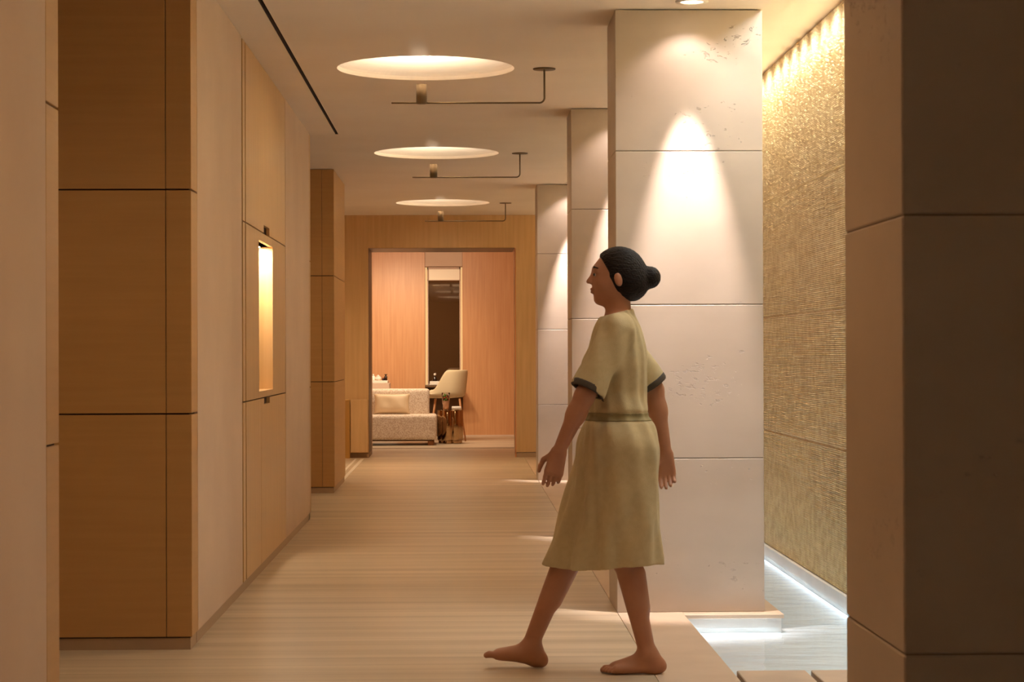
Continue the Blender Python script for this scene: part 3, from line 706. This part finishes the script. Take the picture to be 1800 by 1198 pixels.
hand(wriF, (.05, -.02, -1), (0, 1, 0), (0, 1, 0), .42, -1)
B.mesh('body', M['skin'], per)

# tunic
G = Vol(P(.22, -.36, .36), P(.92, .36, 1.46), .005)
def cloth(G, e):
    G.ell(P(.612, 0, 1.22), (.115+e, .160+e, .19), .05); G.ell(P(.612, 0, 1.04), (.110+e, .145+e, .16), .06)
    G.cone(P(.603, -.115, 1.345), P(.622, .115, 1.345), .060+e, .060+e, .06)
    for s in (-1, 1): G.ell(P(.533, s*.06, 1.195), (.06+e, .06+e, .06+e), .04)
    G.ell(P(.614, 0, .90), (.135+e, .185+e, .17), .07)
    G.cone(P(.635, -.075, .86), P(.664, -.085, .36), .120+e, .112+e, .07)
    G.cone(P(.600, .075, .86), P(.410, .075, .36), .120+e, .108+e, .07)
    G.cone(P(.612, 0, .85), P(.540, 0, .36), .135+e, .150+e, .08)
    G.cone(shoN, elbN, .062+e, .068+e, .035); G.cone(shoF, elbF, .062+e, .068+e, .035)
    G.cone(P(.620, 0, 1.36), P(.612, 0, 1.45), .062+e, .060+e, .02)
cloth(G, 0)
g = G.grid(); X, Y, Z = g[..., 0], g[..., 1]-PY, g[..., 2]
ang = np.arctan2(Y, X-.58)
fold = np.clip((1.0-Z)/.55, 0, 1)*.011*np.sin(ang*9+2.2*np.sin(Z*5))+.003*np.sin(ang*15+Z*11)+.004*np.sin(Z*38+ang*3)*np.exp(-((Z-1.0)/.12)**2)
belt = .012*np.exp(-((Z-1.00)/.018)**2)
def armclip(s, e, frac):
    s = np.array(s); e = np.array(e); d = (e-s)/np.linalg.norm(e-s); L = np.linalg.norm(e-s)
    t = (g@d.astype(np.float32))-float(s@d)
    rel = g-s.astype(np.float32); rad = np.linalg.norm(rel-(rel@d.astype(np.float32))[..., None]*d.astype(np.float32), axis=-1)
    return t-L*frac, rad
cN, rN = armclip(shoN, elbN, .93); cF, rF = armclip(shoF, elbF, .93)
outer = G.f+fold+belt
shellf = np.maximum(outer, -(outer+.011))
hem = .415+.012*np.sin(X*11)
cut = np.maximum(hem-Z, Z-(1.405+.25*(X-.60)))
armN = np.where((rN < .10) & (cN > -.09), cN, -1); armF = np.where((rF < .10) & (cF > -.09), cF, -1)
onlyN = (Y < -.12); onlyF = (Y > .12)
cut = np.maximum(cut, np.where(onlyN & (Z < 1.2), armN, -1)); cut = np.maximum(cut, np.where(onlyF & (Z < 1.2), armF, -1))
save = G.f.copy()
G.f = np.maximum(shellf, cut).astype(np.float32); tun = G.mesh('tunic', M['tunic'], per)
for c, r, nm, oY in ((cN, rN, 'cuff', onlyN), (cF, rF, 'cuff', onlyF)):
    o2 = save-.003; band = np.maximum(np.maximum(np.maximum(o2, -(o2+.014)), np.abs(c+.012)-.013), np.where((r < .11) & oY, -1, 1))
    G.f = band.astype(np.float32); G.mesh('sleeve_cuff', M['cuff'], per)
# sash
o2 = outer-.004; G.f = np.maximum(np.maximum(np.maximum(o2, -(o2+.012)), np.abs(Z-1.0)-.016), np.abs(Y)-.19).astype(np.float32)
rb = np.maximum(np.abs(X-.61)-.16, -1); G.f = np.maximum(G.f, rb).astype(np.float32); G.mesh('sash', mat('sash', lin(150, 134, 92), .8), per)
# hair
H = Vol(P(.49, -.12, 1.40), P(.80, .12, 1.70), .004)
H.ell(P(.620, 0, 1.574), (.102, .081, .094), .02); H.ell(P(.658, 0, 1.530), (.082, .083, .082), .03); H.ell(P(.742, 0, 1.545), (.042, .046, .044), .015)
g = H.grid(); X, Y, Z = g[..., 0], g[..., 1]-PY, g[..., 2]
face = np.maximum(np.maximum((X-(.563+.55*np.clip(1.60-Z, -.02, .2))), Z-1.628), -1)
faceplane = .545+.50*np.clip(1.625-Z, 0, .07)+.25*np.clip(1.555-Z, 0, .2)-.012*np.exp(-((Z-1.53)/.02)**2)          # hairline: moves back towards the ear lower down
H.f = np.maximum(H.f+.0012*np.sin(Z*300+X*520+Y*200), faceplane-X).astype(np.float32)
H.f = np.maximum(H.f, 1.452-Z+.3*np.clip(.66-X, 0, .1)).astype(np.float32)
H.mesh('hair', M['hair'], per)
for s in (-1, 1):
    bm = bmesh.new(); bmesh.ops.create_uvsphere(bm, u_segments=16, v_segments=10, radius=.0112); o = obj('eye', bm, M['eye_white'], smooth=True); o.location = P(.529, s*.033, 1.556); sub(o, per)
    bm = bmesh.new(); bmesh.ops.create_uvsphere(bm, u_segments=12, v_segments=8, radius=.0062); o = obj('iris', bm, M['black'], smooth=True); o.location = P(.5210, s*.0355, 1.556); sub(o, per)
    o = tube('eyebrow', [P(.519, s*.016, 1.580), P(.519, s*.034, 1.586), P(.534, s*.052, 1.580)], [.0025, .0035, .002], M['hair'], None, 8); sub(o, per)
